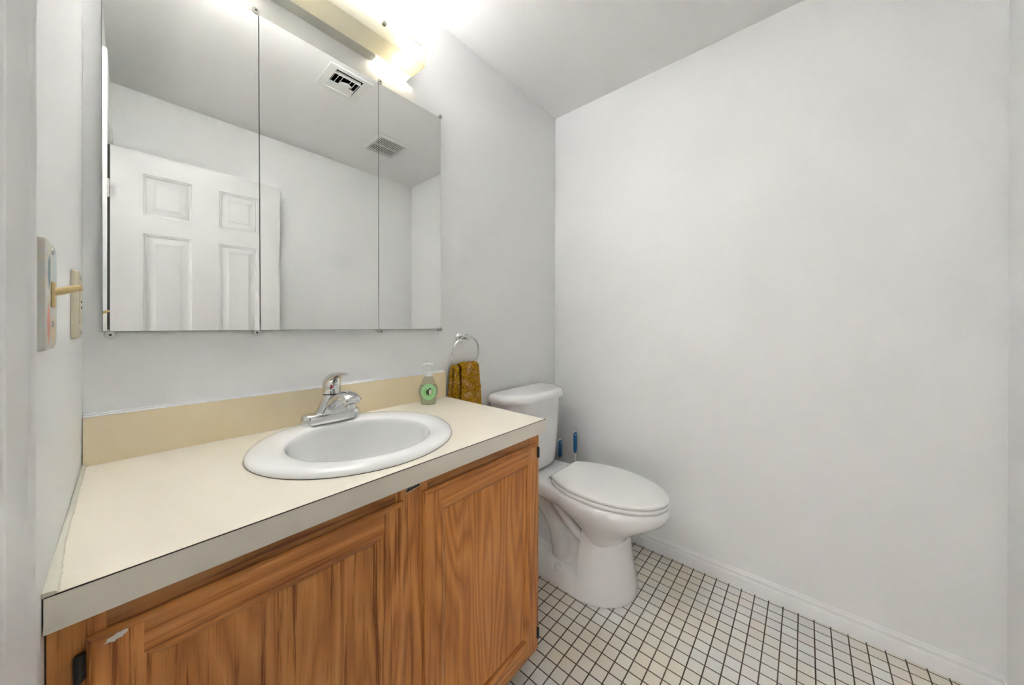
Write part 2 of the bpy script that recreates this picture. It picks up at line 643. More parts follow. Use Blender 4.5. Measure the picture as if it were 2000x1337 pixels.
# ---------------------------------------------------------------- ceiling vents (seen in the mirror)
t = thing('air_register', (0.82, -0.71, ZC), 'square white ceiling register with broken louvres, reflected in the middle mirror panel', 'vent')
x0, x1, y0, y1 = 0.715, 0.925, -0.818, -0.602
bm = B()
hx0, hx1, hy0, hy1 = V1
slab_with_holes(bm, x0, x1, y0, y1, ZC - .005, ZC + .001, [(hx0 + .004, hx1 - .004, hy0 + .004, hy1 - .004)])
obj('frame', bm, VENTW, t, smooth=None)
bm = B()
slab_with_holes(bm, hx0 + .001, hx1 - .001, hy0 + .001, hy1 - .001, ZC + .002, ZC + .085, [(hx0 + .003, hx1 - .003, hy0 + .003, hy1 - .003)])
box(bm, hx0 + .001, hx1 - .001, hy0 + .001, hy1 - .001, ZC + .085, ZC + .088)
obj('duct', bm, DARK, t, smooth=None)
for k in (0, 1, 2, 4, 5, 6):       # short vanes across the register
    xx = hx0 + .012 + k * .0205
    bm = B()
    yy0, yy1 = hy0 + .050, hy1 - .042
    rings = [[Vector((xx + .007, y, ZC + .016)), Vector((xx + .006, y, ZC + .0165)), Vector((xx - .0035, y, ZC - .004)), Vector((xx - .0025, y, ZC - .0045))] for y in (yy0, yy1)]
    loft(bm, rings)
    obj('vane', bm, VENTW, t, smooth=None)
bm = B()                 # long vane near the wall side
box(bm, hx0 + .006, hx1 - .006, hy1 - .042, hy1 - .036, ZC - .003, ZC + .012)
obj('crossbar', bm, VENTW, t, smooth=None)
bm = B()                 # long tilted flap on the far side
rings = [[Vector((x, hy0 + .004, ZC - .002)), Vector((x, hy0 + .0045, ZC - .0005)), Vector((x, hy0 + .052, ZC + .006)), Vector((x, hy0 + .052, ZC + .0045))] for x in (hx0 + .006, hx1 - .006)]
loft(bm, rings)
obj('flap', bm, VENTW, t, smooth=None)
bm = B()                 # loose damper plate hanging in the middle
hexa = [Vector((hx0 + .078 + .030 * math.cos(a), -.715 + .036 * math.sin(a))) for a in [PI / 6 + k * PI / 3 for k in range(6)]]
loft(bm, [[Vector((p.x, p.y, ZC - .006 - .008 * (p.y + .715) / .04 + dz)) for p in hexa] for dz in (0, .0015)])
obj('damper_plate', bm, VENTW, t, smooth=None)

t = thing('fan_grille', (1.285, -1.13, ZC), 'slatted white exhaust fan grille on the ceiling, reflected across the right mirror seam', 'vent')
bm = B()
x0, x1, y0, y1 = 1.165, 1.408, -1.270, -0.995
loft(bm, [[Vector((x, y, z)) for x, y in ((x0 + q, y0 + q), (x1 - q, y0 + q), (x1 - q, y1 - q), (x0 + q, y1 - q))] for q, z in ((0, ZC), (0, ZC - .004), (.018, ZC - .013), (.030, ZC - .013), (.030, ZC - .003))], cap0=False, cap1=False)
obj('frame', bm, VENTW, t, smooth=None)
bm = B()
box(bm, x0 + .031, x1 - .031, y0 + .031, y1 - .031, ZC + .001, ZC + .02)
obj('housing', bm, DARK, t, smooth=None)
nsl = 14
for k in range(nsl):
    xx = x0 + .032 + (k + .5) * (x1 - x0 - .064) / nsl
    bm = B()
    box(bm, xx - .0030, xx + .0030, y0 + .028, y1 - .028, ZC - .0125, ZC - .0105)
    obj('slat', bm, VENTW, t, smooth=None)
bm = B(); box(bm, x0 + .028, x1 - .028, (y0 + y1) / 2 - .004, (y0 + y1) / 2 + .004, ZC - .0125, ZC - .0035)
obj('crossbar', bm, VENTW, t, smooth=None)

# ---------------------------------------------------------------- mirror panels
PROUD = 0.018               # the mirrors stand off the wall on a backing board
KM = (D - PROUD) / D
mx = lambda x: CX + (x - CX) * KM
mz = lambda z: H + (z - H) * KM
ZM0, ZM1 = mz(1.1106), mz(2.004)


def mirror(name, xl0, xr0, xl1, xr1, label):
    """bottom left/right x, top left/right x"""
    y0, y1 = -PROUD, -PROUD + .0055
    xl0, xr0, xl1, xr1 = mx(xl0), mx(xr0), mx(xl1), mx(xr1)
    bm = B()
    q = .0007
    rings = []
    for ins, y in ((0, y1), (0, y0 + q), (q, y0)):
        rings.append([Vector((xl0 + ins, y, ZM0 + ins)), Vector((xr0 - ins, y, ZM0 + ins)), Vector((xr1 - ins, y, ZM1 - ins)), Vector((xl1 + ins, y, ZM1 - ins))])
    loft(bm, rings)
    for f in bm.faces:
        f.material_index = 1
    for f in bm.faces:
        if f.calc_center_median().y < y0 + 1e-6:
            f.material_index = 0
    o = obj(name, bm, [MIRROR, MEDGE], smooth=None, label=label, cat='mirror', group='mirror panels on the back wall')
    bm = B()
    box(bm, max(xl0, xl1) + .003, min(xr0, xr1) - .003, -PROUD + .0058, -.0005, ZM0 + .003, ZM1 - .003)
    obj('backing_board', bm, GREYB, None, smooth=None).parent = o
    return o


mirror('wall_mirror', .0268, .3122, .0252, .3072, 'left frameless mirror panel, reflecting the white six-panel door')
mirror('wall_mirror', .3134, .6658, .3084, .6623, 'middle frameless mirror panel, widest of the three, reflecting the ceiling register')
mirror('wall_mirror', .6664, .9430, .6629, .9385, 'right frameless mirror panel, narrowest, nearest the towel ring')


def clip(x, z, label):
    x, z = mx(x), mz(z)
    t = thing('mirror_clip', (x, -.0005, z), label, 'clip', 'clear mirror clips')
    bm = B()
    n = 20
    rings = []
    for r, h in ((.0052, .0008), (.0052, PROUD + .0006), (.0074, PROUD + .0010), (.0076, PROUD + .0030), (.0064, PROUD + .0042)):
        rings.append([Vector((x + r * (1 + .12 * (k % 2)) * math.cos(2 * PI * k / n), -h, z + r * (1 + .12 * (k % 2)) * math.sin(2 * PI * k / n))) for k in range(n)])
    loft(bm, rings)
    obj('clip_body', bm, CLIPM, t, smooth=20)
    bm = B()
    lathe(bm, [(.0026, PROUD + .0040), (.0026, PROUD + .0050), (.0018, PROUD + .0056), (.0004, PROUD + .0058)], (x, 0, z), 'Y', 12)
    obj('screw', bm, SCREWM, t)


SCREWM = mat('screw_steel', (.10, .10, .095, 1), .35, 1.0)
ZB0, ZT0 = 1.1106, 2.004
clip(.0385, ZB0 - .0075, 'clear clip at the bottom left corner of the left mirror panel')
clip(.3045, ZB0 - .0065, 'clear clip under the left mirror seam, beside the reflected white door')
clip(.6730, ZB0 - .0060, 'clear clip at the bottom of the right mirror seam')
clip(.9400, ZB0 - .0030, 'clear clip at the bottom right corner of the right mirror panel, above the towel ring')
clip(.3010, ZT0 + .0060, 'clear clip on the mirror top edge at the left seam')
clip(.6680, ZT0 + .0060, 'clear clip on the mirror top edge at the right seam, below the lit lamp end')
clip(.9370, ZT0 + .0050, 'clear clip at the top right corner of the right mirror panel')

# ---------------------------------------------------------------- vanity light
t = thing('wall_lamp', (0.47, 0, 2.06), 'long cream box-shaped vanity lamp above the mirror, lit at its right end', 'lamp')
LZ0, LZ1, LYB, LYF = 2.0655, 2.1340, -0.042, -0.1261
LX0, LX1 = 0.160, 0.7760


def shade_mat(name='cream_diffuser', trans=0.32, tcol=srgb(252, 247, 230)):
    m = bpy.data.materials.new(name)
    m.use_nodes = True
    nt = m.node_tree
    for n in list(nt.nodes):
        nt.nodes.remove(n)
    out = nt.nodes.new('ShaderNodeOutputMaterial')
    tr = nt.nodes.new('ShaderNodeBsdfTranslucent')
    tr.inputs[0].default_value = tcol
    di = nt.nodes.new('ShaderNodeBsdfDiffuse')
    di.inputs[0].default_value = srgb(250, 247, 232)
    gl = nt.nodes.new('ShaderNodeBsdfGlossy')
    gl.inputs['Roughness'].default_value = 0.25
    m1 = nt.nodes.new('ShaderNodeMixShader'); m1.inputs[0].default_value = trans
    m2 = nt.nodes.new('ShaderNodeMixShader'); m2.inputs[0].default_value = 0.04
    nt.links.new(di.outputs[0], m1.inputs[1]); nt.links.new(tr.outputs[0], m1.inputs[2])
    nt.links.new(m1.outputs[0], m2.inputs[1]); nt.links.new(gl.outputs[0], m2.inputs[2])
    nt.links.new(m2.outputs[0], out.inputs[0])
    return m


SHADE = shade_mat()
CAPM = shade_mat('added_cap_cream', 0.06)
# U-shaped wrap with open ends: outer and inner outline
th = .0025
outer = [(LYB, LZ0), (LYF + .010, LZ0), (LYF + .003, LZ0 + .003), (LYF, LZ0 + .010), (LYF, LZ1 - .010), (LYF + .003, LZ1 - .003), (LYF + .010, LZ1), (LYF + .014, LZ1)]
inner = [(LYB, LZ0 + th), (LYF + .011, LZ0 + th), (LYF + .005, LZ0 + .005), (LYF + th, LZ0 + .011), (LYF + th, LZ1 - .011), (LYF + .005, LZ1 - .005), (LYF + .011, LZ1 - th), (LYF + .014, LZ1 - th)]
sec = outer + inner[::-1]
bm = B()
loft(bm, [[Vector((x, y, z)) for y, z in sec] for x in (LX0, LX1)], cap0=False, cap1=False)
for x in (LX0, LX1):
    for i in range(len(outer) - 1):
        bm.faces.new([bm.verts.new((x, *outer[i])), bm.verts.new((x, *outer[i + 1])), bm.verts.new((x, *inner[i + 1])), bm.verts.new((x, *inner[i]))])
bmesh.ops.remove_doubles(bm, verts=bm.verts, dist=1e-6)
obj('diffuser', bm, SHADE, t, smooth=40)
for x0, x1 in ((LX0 + .0012, LX0 + .0034), (LX1 - .0034, LX1 - .0012)):  # unseen caps, added to soften the bulb and block its spill
    bm = B()
    ins = .0003
    loft(bm, [[Vector((x, y, z)) for y, z in ((-.0006, LZ0 + th + ins), (LYF + .012, LZ0 + th + ins), (LYF + th + ins, LZ0 + .012), (LYF + th + ins, LZ1 - .012), (LYF + .012, LZ1 - th - ins - .001), (-.0006, LZ1 - th - ins - .001))] for x in (x0, x1)])
    obj('added_spill_cap', bm, CAPM, t, smooth=None)
bm = B()
PX0, PX1 = 0.300, 0.636
pl = rpoly([(PX0, 0), (PX1, 0), (PX1, LYB + .001), (PX0, LYB + .001)], [.001, .012, .012, .012][:4], 4)
loft(bm, [[Vector((p.x, p.y, z)) for p in pl] for z in (LZ0, LZ1 - .004)])
obj('back_pan', bm, mat('pan_enamel', srgb(214, 211, 200), .45), t)
for x in (.3215, .6149):
    bm = B()
    lathe(bm, [(.0062, 0), (.0070, .0015), (.0070, .008), (.0058, .0095), (.0015, .0098)], (x, LYF, 2.1095), 'Y', 18)
    obj('thumb_nut', bm, mat('nut_metal', srgb(150, 146, 130), .5, .3) if 'nut_metal' not in bpy.data.materials else bpy.data.materials['nut_metal'], t)
    bm = B()
    lathe(bm, [(.002, 0), (.002, -.0845)], (x, LYF + .0, 2.1095), 'Y', 10)
    obj('stud', bm, BRUSHED, t)
bm = B()                  # added flange and upright baffle, keep the hidden panel's light off the wall
box(bm, LX0 + .004, LX1 - .004, -.060, -.0005, LZ1 - .0032, LZ1 - .0012)
box(bm, .325, LX1 - .004, LYF + .0145, -.060, LZ1 - .0032, LZ1 - .0012)
box(bm, LX0 + .004, LX1 - .004, -.0585, -.0565, LZ1 - .0012, LZ1 + .055)
obj('added_top_baffle', bm, bpy.data.materials['pan_enamel'], t, smooth=None)
FILL_LIT = mat('fill_glow', (1, 1, 1, 1), .5, emit=(.985, .99, 1.02, 1), estr=FILL_PANEL_E)
bm = B()
box(bm, LX0 + .022, .3230, LYF + .0165, -.0620, LZ1 - .0060, LZ1 - .0046)  # unseen glowing panel, added inside the lamp to light ceiling and room
obj('fill_panel', bm, FILL_LIT, t, smooth=None)
bm = B()                  # added carrier and front baffle, aiming the hidden panel's light upward
box(bm, LX0 + .020, .3245, LYF + .0150, -.0605, LZ1 - .0085, LZ1 - .0064)
box(bm, LX0 + .020, LX0 + .0215, LYF + .0150, -.0605, LZ1 - .0064, LZ1 - .0015)
box(bm, LX0 + .0215, .3245, LYF + .0150, LYF + .0160, LZ1 - .0064, LZ1 - .0015)
box(bm, LX0 + .020, LX1 - .006, LYF + .0146, LYF + .0158, LZ1 - .0010, LZ1 + .013)
obj('fill_tray', bm, bpy.data.materials['pan_enamel'], t, smooth=None)
BULB = mat('lit_bulb', (1, .95, .85, 1), .3, emit=(1.0, .96, .88, 1), estr=BULB_E)
bm = B()
lathe(bm, [(.0125, -.058), (.0125, -.042), (.0138, -.040), (.0138, -.030)], (.706, -.086, 2.1002), 'X', 16)
obj('socket', bm, WHITEPL, t)
bm = B()
lathe(bm, [(.010, -.030), (.013, -.024), (.020, -.010), (.023, .003), (.021, .014), (.014, .022), (.004, .026)], (.706, -.086, 2.1002), 'X', 20)
obj('bulb', bm, BULB, t)

# ---------------------------------------------------------------- vanity cabinet
FY = -0.5165          # face frame front
cab = thing('vanity_cabinet', (0.47, -0.26, 0), 'oak vanity cabinet with two recessed-panel doors under the cream countertop', 'cabinet')
ZB = ZT - .042        # underside of counter
CL, CR = 0.0012, 0.9445
bm = B()
# carcass: side panels, bottom, back, toe kick
for xa, xb in ((CR - .014, CR), (CL, CL + .014)):
    loft(bm, [[Vector((x, y, z)) for y, z in ((-.003, .001), (-.003, ZB - .001), (FY + .018, ZB - .001), (FY + .018, .078), (FY + .075, .078), (FY + .075, .001))] for x in (xa, xb)])
box(bm, CL + .014, CR - .014, FY + .018, -.003, .10, .114)
box(bm, CL + .014, CR - .014, -.010, -.003, .114, ZB - .001)
box(bm, CL + .014, CR - .014, FY + .075, FY + .089, 0.001, .10)
obj('body', bm, OAKV, cab, smooth=None)
bm = B()
FZ = .078
box(bm, CL, .046, FY, FY + .018, FZ, ZB - .001, .0008, 1, 0)
box(bm, .899, CR, FY, FY + .018, FZ, ZB - .001, .0008, 1, 0)
box(bm, .437, .517, FY, FY + .018, FZ, ZB - .001, .0008, 1, 0)
for a, b in ((.046, .437), (.517, .899)):
    box(bm, a, b, FY + .0003, FY + .018, .735, ZB - .001, 0, 1, 1)
    box(bm, a, b, FY + .0003, FY + .018, FZ, .125, 0, 1, 1)
obj('face_frame', bm, [OAKV, OAKR], cab, smooth=None)


def cab_door(x0, x1, z0, z1, hinge_side):
    y = FY - .0105
    yb = FY - .0005
    d = thing('x', (0, 0, 0))
    bpy.data.objects.remove(d)
    bm = B()
    st = .047
    # frame members: stiles (0), rails (1), lipped outer edge
    lip = [(0, yb), (0, y + .006), (.0025, y + .0025), (.007, y)]      # (inset, y)
    mould = [(st, y), (st + .003, y + .0015), (st + .007, y + .0020), (st + .013, y + .0065), (st + .016, y + .0085)]
    steps = lip + mould
    prev = None
    for ins, yy in steps:
        r = [bm.verts.new((x0 + ins, yy, z0 + ins)), bm.verts.new((x1 - ins, yy, z0 + ins)), bm.verts.new((x1 - ins, yy, z1 - ins)), bm.verts.new((x0 + ins, yy, z1 - ins))]
        if prev:
            for k in range(4):
                f = bm.faces.new((prev[k], prev[(k + 1) % 4], r[(k + 1) % 4], r[k]))
                f.material_index = 1 if k in (0, 2) else 0
        else:
            bm.faces.new(r).material_index = 0
        prev = r
    # square (butt) joints: stiles run the full height -> recolour the mitred flat band
    door_o = None
    fr = bm
    # replace the flat frame band by stile/rail rectangles
    band = [f for f in bm.faces if abs(f.calc_center_median().y - y) < 1e-5]
    bmesh.ops.delete(bm, geom=band, context='FACES_ONLY')
    a0, a1, b0, b1 = x0 + .007, x0 + st, z0 + .007, z0 + st
    c0, c1, d0, d1 = x1 - st, x1 - .007, z1 - st, z1 - .007

    def quad(xa, xb, za, zb, mi):
        f = bm.faces.new([bm.verts.new(p) for p in ((xa, y, za), (xb, y, za), (xb, y, zb), (xa, y, zb))])
        f.material_index = mi
    quad(a0, a1, b0, b1, 0); quad(a0, a1, b1, d0, 0); quad(a0, a1, d0, d1, 0)
    quad(c0, c1, b0, b1, 0); quad(c0, c1, b1, d0, 0); quad(c0, c1, d0, d1, 0)
    quad(a1, c0, b0, b1, 1); quad(a1, c0, d0, d1, 1)
    bmesh.ops.remove_doubles(bm, verts=bm.verts, dist=1e-5)
    dd = obj('door', bm, [OAKV, OAKH], cab, smooth=12)
    bm = B()
    i = st + .0155
    box(bm, x0 + i, x1 - i, y + .0085, yb - .0003, z0 + i, z1 - i)
    pn = obj('panel', bm, OAKP if hinge_side > 0 else OAKQ, None, smooth=None)
    pn.parent = dd
    for zz in (z1 - .028, z0 + .045):
        bm = B()
        xx = x1 if hinge_side > 0 else x0
        box(bm, min(xx, xx + hinge_side * .0075), max(xx, xx + hinge_side * .0075), FY - .0085, FY - .0006, zz - .018, zz + .012, .001, 1)
        lathe(bm, [(.003, zz - .020), (.0042, zz - .018), (.0042, zz + .012), (.003, zz + .014)], (xx + hinge_side * .0055, FY - .0075, 0), n=12, mi=0)
        hg = obj('hinge', bm, BLACK, None, label='black cabinet hinge')
        hg.parent = dd
    return dd


ld = cab_door(.0300, .4530, .0970, .7500, -1)
bm = B()                  # smear of white paint near the upper left corner
rr = random.Random(5)
sm = [(.0530 + (.0105 * math.cos(a)) * rr.uniform(.65, 1.15), .7400 + (.0042 * math.sin(a) + .0018 * math.cos(a)) * rr.uniform(.6, 1.2)) for a in [2 * PI * k / 18 for k in range(18)]]
loft(bm, [[Vector((x, FY - .0105 - dy, z)) for x, z in sm] for dy in (0, .0003)])
obj('paint_smear', bm, mat('dried_paint', srgb(226, 220, 208), .6), None, smooth=None, label='smear of dried white paint').parent = ld
bm = B()
lathe(bm, [(.0095, 0), (.0095, .002), (.0080, .0045), (.0045, .0062), (.001, .0066)], (CR, FY + .014, .7220), 'X', 18)
obj('side_bumper', bm, mat('grey_bumper', srgb(168, 168, 166), .4), cab, label='small grey round bumper on the side')
cab_door(.5030, .9270, .0970, .7500, 1)
# small black maker's sticker tucked under the counter edge
bm = B()
sk = [(.4575, .7600), (.4965, .7655), (.4985, .7735), (.4935, .7790), (.4655, .7750)]
loft(bm, [[Vector((x, FY - .0003 - dy, z)) for x, z in sk] for dy in (0, .0006)])
stk = obj('sticker', bm, mat('gold_sticker', srgb(205, 186, 150), .4), cab, smooth=None, label='small black sticker with a pale border')
bm = B()
cxk, czk = .4775, .7695
sk2 = [(cxk + (x - cxk) * .90, czk + (z - czk) * .72) for x, z in sk]
loft(bm, [[Vector((x, FY - .0009 - dy, z)) for x, z in sk2] for dy in (0, .0004)])
f = obj('sticker_field', bm, mat('black_sticker', (.010, .010, .010, 1), .4), None, smooth=None); f.parent = stk
bm = B()
for k in range(7):
    xx = .4680 + k * .0035
    zz = .7680 + k * .00048
    box(bm, xx, xx + .0022, FY - .0017, FY - .0013, zz, zz + .0030)
f = obj('sticker_lettering', bm, mat('grey_ink', srgb(120, 118, 110), .5), None, smooth=None); f.parent = stk

# ---------------------------------------------------------------- countertop with backsplash
top = thing('countertop', (0.478, -0.268, ZT), 'cream laminate countertop with a tan backsplash along the mirror wall', 'countertop')
SX, SY, SA, SB = 0.471, -0.2786, 0.2443, 0.2316       # sink centre and half axes


def ell(cx, cy, a, b, z, n=64, e=2.0):
    out = []
    for k in range(n):
        t = 2 * PI * k / n
        c, s = math.cos(t), math.sin(t)
        out.append(Vector((cx + a * math.copysign(abs(c) ** (2 / e), c), cy + b * math.copysign(abs(s) ** (2 / e), s), z)))
    return out


def plate_with_oval(bm, x0, x1, y0, y1, z0, z1, a, b, n=64):
    """slab with an oval hole"""
    def edge_pt(t):
        c, s = math.cos(t), math.sin(t)
        k = 1e9
        if c > 1e-9: k = min(k, (x1 - SX) / c)
        if c < -1e-9: k = min(k, (x0 - SX) / c)
        if s > 1e-9: k = min(k, (y1 - SY) / s)
        if s < -1e-9: k = min(k, (y0 - SY) / s)
        return SX + c * k, SY + s * k
    ts = [2 * PI * k / n for k in range(n)] + [math.atan2(y - SY, x - SX) % (2 * PI) for x in (x0, x1) for y in (y0, y1)]
    ts = sorted(ts)
    m = len(ts)
    ro, ri = [], []
    for t in ts:
        x, y = edge_pt(t)
        ro.append((x, y))
        rr = a * b / math.hypot(b * math.cos(t), a * math.sin(t))
        ri.append((SX + rr * math.cos(t), SY + rr * math.sin(t)))
    vo = {z: [bm.verts.new((x, y, z)) for x, y in ro] for z in (z0, z1)}
    vi = {z: [bm.verts.new((x, y, z)) for x, y in ri] for z in (z0, z1)}
    for k in range(m):
        j = (k + 1) % m
        for z in (z0, z1):
            bm.faces.new((vo[z][k], vo[z][j], vi[z][j], vi[z][k]))
        bm.faces.new((vo[z0][k], vo[z0][j], vo[z1][j], vo[z1][k]))
        bm.faces.new((vi[z0][k], vi[z0][j], vi[z1][j], vi[z1][k]))


bm = B()
plate_with_oval(bm, .0015, CXR - .0010, -CD + .0015, -.0015, ZB, ZT, SA - .022, SB - .022)
obj('slab', bm, LAMTOP, top, smooth=None)
bm = B()
box(bm, .0015, CXR, -CD, -CD + .0014, ZB, ZT - .0013, 0)
box(bm, CXR - .0009, CXR, -CD + .0014, -.0015, ZB, ZT - .0013, 0)
obj('edge_band', bm, LAMEDGE, top, smooth=None, label='pale grey laminate front edge')
bm = B()
box(bm, .0015, CXR, -CD - .0002, -CD + .0014, ZT - .0013, ZT - .0001)
box(bm, CXR - .0009, CXR + .0001, -CD + .0014, -.0015, ZT - .0013, ZT - .0001)
obj('seam', bm, SEAM, top, smooth=None, label='dark seam line along the front edge')
bm = B()
BS = .1057
box(bm, .0015, CXR, -.0195, -.0015, ZT + .0002, ZT + BS - .0014, 0, mi=0)
obj('backsplash', bm, LAMSPL, top, smooth=None, label='tan laminate backsplash')
bm = B()
box(bm, .0015, CXR, -.0195, -.0015, ZT + BS - .0014, ZT + BS, .0004, 1)
obj('backsplash_cap', bm, WHITEPL, top, smooth=None, label='white top edge of the backsplash')
# lumpy caulk bead along the left wall and above the backsplash
bm = B()
pts, rads = [], []
for k in range(60):
    y = -.020 - k * (CD - .02) / 59
    n1 = noise.noise(Vector((y * 22, 0, 3)))
    pts.append(Vector((.0032 + .0012 * n1, y, ZT + .0022)))
    w = 1.0 + (1.3 * max(0, (-y - .38) / .15))
    rads.append(((.0032 + .0018 * abs(noise.noise(Vector((y * 60, 7, 0))))) * w, .0030))
tube(bm, pts, rads, 10)
obj('caulk_bead', bm, GREYCAULK, top, label='lumpy yellowed caulk along the left wall')
bm = B()
pts = [Vector((.003 + k * .0316, -.0035, ZT + BS + .0012)) for k in range(31)]
tube(bm, pts, .0028, 8)
obj('caulk_bead', bm, WHITEPL, top, label='thin white caulk line above the backsplash')

# ---------------------------------------------------------------- sink
sink = thing('sink', (SX, SY, ZT), 'white oval drop-in sink set in the cream countertop', 'sink')
bm = B()
IA, IB, IY = .1700, .1650, -.2955
n = 72
rim = [(0, .0004), (0, .0045), (-.0025, .0098), (-.008, .0142), (-.016, .0168), (-.026, .0178)]
rings = [ell(SX, SY, SA + i, SB + i, ZT + z, n) for i, z in rim]
# deck blends from the outer oval towards the bowl opening
for f, z in ((.35, .0178), (.62, .0165), (.85, .0140), (.95, .0120), (1.0, .0085)):
    a = (SA - .026) * (1 - f) + IA * f
    b = (SB - .026) * (1 - f) + IB * f
    cy = SY * (1 - f) + IY * f
    rings.append(ell(SX, cy, a, b, ZT + z, n))
for s, z in ((.985, -.002), (.965, -.020), (.93, -.050), (.87, -.080), (.76, -.105), (.58, -.122), (.36, -.131), (.14, -.134)):
    rings.append(ell(SX, IY, IA * s, IB * s, ZT + z, n))
loft(bm, rings, cap0=False, cap1=True)
# outer underside of the bowl
und = [ell(SX, IY, IA * s + .012, IB * s + .012, ZT + z - .010, n) for s, z in ((.14, -.134), (.36, -.131), (.58, -.122), (.76, -.105), (.87, -.080), (.93, -.050), (.965, -.032))]
loft(bm, und, cap0=True, cap1=False)
obj('basin', bm, SINKP, sink, smooth=50)
bm = B()
tube(bm, ell(SX, SY, SA - .0008, SB - .0008, ZT + .0006, 72), .0013, 8, closed=True)
obj('rim_sealant', bm, mat('dirty_sealant', srgb(92, 76, 56), .7), sink, label='dark line of old sealant around the rim')
bm = B()
lathe(bm, [(.022, -.0), (.022, .003), (.017, .0035), (.0165, .001), (.002, .001)], (SX, IY, ZT - .1335), n=24)
obj('drain', bm, CHROME, sink)

# ---------------------------------------------------------------- faucet
ZF = ZT + .0182
FX, FYC = 0.4655, -0.1020
fa = thing('faucet', (FX, FYC, ZF), 'chrome single-lever faucet standing on the sink rim', 'faucet')


def stadium(hx, hy, z, n=10, cx=FX, cy=FYC):
    out = []
    for sgn, a0 in ((1, -PI / 2), (-1, PI / 2)):
        for k in range(n + 1):
            a = a0 + PI * k / n
            out.append(Vector((cx + sgn * (hx - hy) + hy * math.cos(a), cy + hy * math.sin(a), z)))
    return out


bm = B()
loft(bm, [stadium(hx, hy, ZF + z) for hx, hy, z in ((.0815, .0262, 0), (.0822, .0268, .002), (.0815, .0262, .019), (.0800, .0248, .0245), (.0765, .0212, .0275), (.071, .013, .0285))])
obj('base_plate', bm, CHROME, fa, smooth=50)
# body flaring from the base up to the collar
bm = B()


def sect(hx, yb, yf, z, e=2.4, n=40):
    c = (yb + yf) / 2
    h = (yb - yf) / 2
    return ell(FX, c, hx, h, z, n, e)


loft(bm, [sect(hx, FYC + yb, FYC - yf, ZF + z) for hx, yb, yf, z in (
    (.060, .022, .0255, .008), (.054, .022, .0250, .018), (.043, .0225, .0245, .032), (.033, .0235, .0240, .048), (.0270, .0240, .0235, .064), (.0252, .0245, .0240, .076), (.0248, .0245, .0245, .079), (.020, .020, .020, .080))])
obj('body', bm, CHROME, fa, smooth=60)
# spout
bm = B()
path = bez([(FX, FYC - .005, ZF + .040), (FX, FYC - .040, ZF + .062), (FX, FYC - .080, ZF + .080), (FX, FYC - .112, ZF + .088), (FX, FYC - .136, ZF + .082), (FX, FYC - .146, ZF + .074)], 5)
N = len(path)
rads = []
for k in range(N):
    u = k / (N - 1)
    wx = .030 - .010 * math.sin(u * PI * .9) * .5 + (.004 if u > .6 else 0)
    wz = .020 - .008 * u
    if u > .9:
        wx *= .86 if u < .97 else .60
        wz *= .85 if u < .97 else .55
    rads.append((wx * .80, wz * .92))
tube(bm, path, rads, 20)
obj('spout', bm, CHROME, fa, smooth=60)
bm = B()
lathe(bm, [(.0105, .0), (.0118, .002), (.0118, .012), (.010, .0135)], (FX, FYC - .131, ZF + .058), n=20)
obj('aerator', bm, CHROME, fa)
# lever handle: domed cap sweeping up and forward into a tapered lever
bm = B()
hp = bez([(FX, FYC, ZF + .0815), (FX, FYC, ZF + .096), (FX, FYC - .004, ZF + .112), (FX, FYC - .020, ZF + .1275), (FX, FYC - .048, ZF + .1385), (FX, FYC - .078, ZF + .1440), (FX, FYC - .098, ZF + .1445)], 5)
N = len(hp)
rads = []
for k in range(N):
    u = k / (N - 1)
    keys = [(0, .0255, .0255), (.17, .0258, .0258), (.34, .0250, .0235), (.5, .0215, .0160), (.67, .0170, .0085), (.84, .0145, .0045), (1, .0085, .0022)]
    for (u0, a0, b0), (u1, a1, b1) in zip(keys, keys[1:]):
        if u0 <= u <= u1 + 1e-9:
            w = (u - u0) / (u1 - u0)
            rads.append((a0 + (a1 - a0) * w, b0 + (b1 - b0) * w))
            break
tube(bm, hp, rads, 24)
obj('lever', bm, CHROME, fa, smooth=60)
bm = B()
lathe(bm, [(.0042, 0), (.0042, .002), (.003, .003), (.0005, .0032)], (0, 0, 0), 'Y', 14)
bmesh.ops.rotate(bm, verts=bm.verts, cent=(0, 0, 0), matrix=Matrix.Rotation(math.radians(-22), 3, 'Z'))
bmesh.ops.translate(bm, verts=bm.verts, vec=(FX - .0092, FYC - .0245, ZF + .103))
obj('temperature_dot', bm, RED, fa, label='dark red temperature dot')

# ---------------------------------------------------------------- soap bottle
SBX, SBY = 0.826, -0.078
sb = thing('soap_bottle', (SBX, SBY, ZT + .0005), 'clear pump soap bottle with green label, standing on the countertop by the backsplash', 'bottle')
ANG = math.radians(-33)
RM = Matrix.Translation((SBX, SBY, ZT + .0005)) @ Matrix.Rotation(ANG, 4, 'Z')
PLAST = mat('clear_plastic', srgb(246, 248, 238), 0.06, trans=0.86, ior=1.18, spec=0.5)
SOAP = mat('green_soap', srgb(226, 232, 184), 0.15, trans=0.30, ior=1.08)
LABELM = mat('green_label', srgb(172, 226, 160), 0.35)
LABELR = mat('pale_ring', srgb(200, 238, 188), 0.35)


def oval(hx, hy, z, n=32, e=2.3):
    return ell(0, 0, hx, hy, z, n, e)


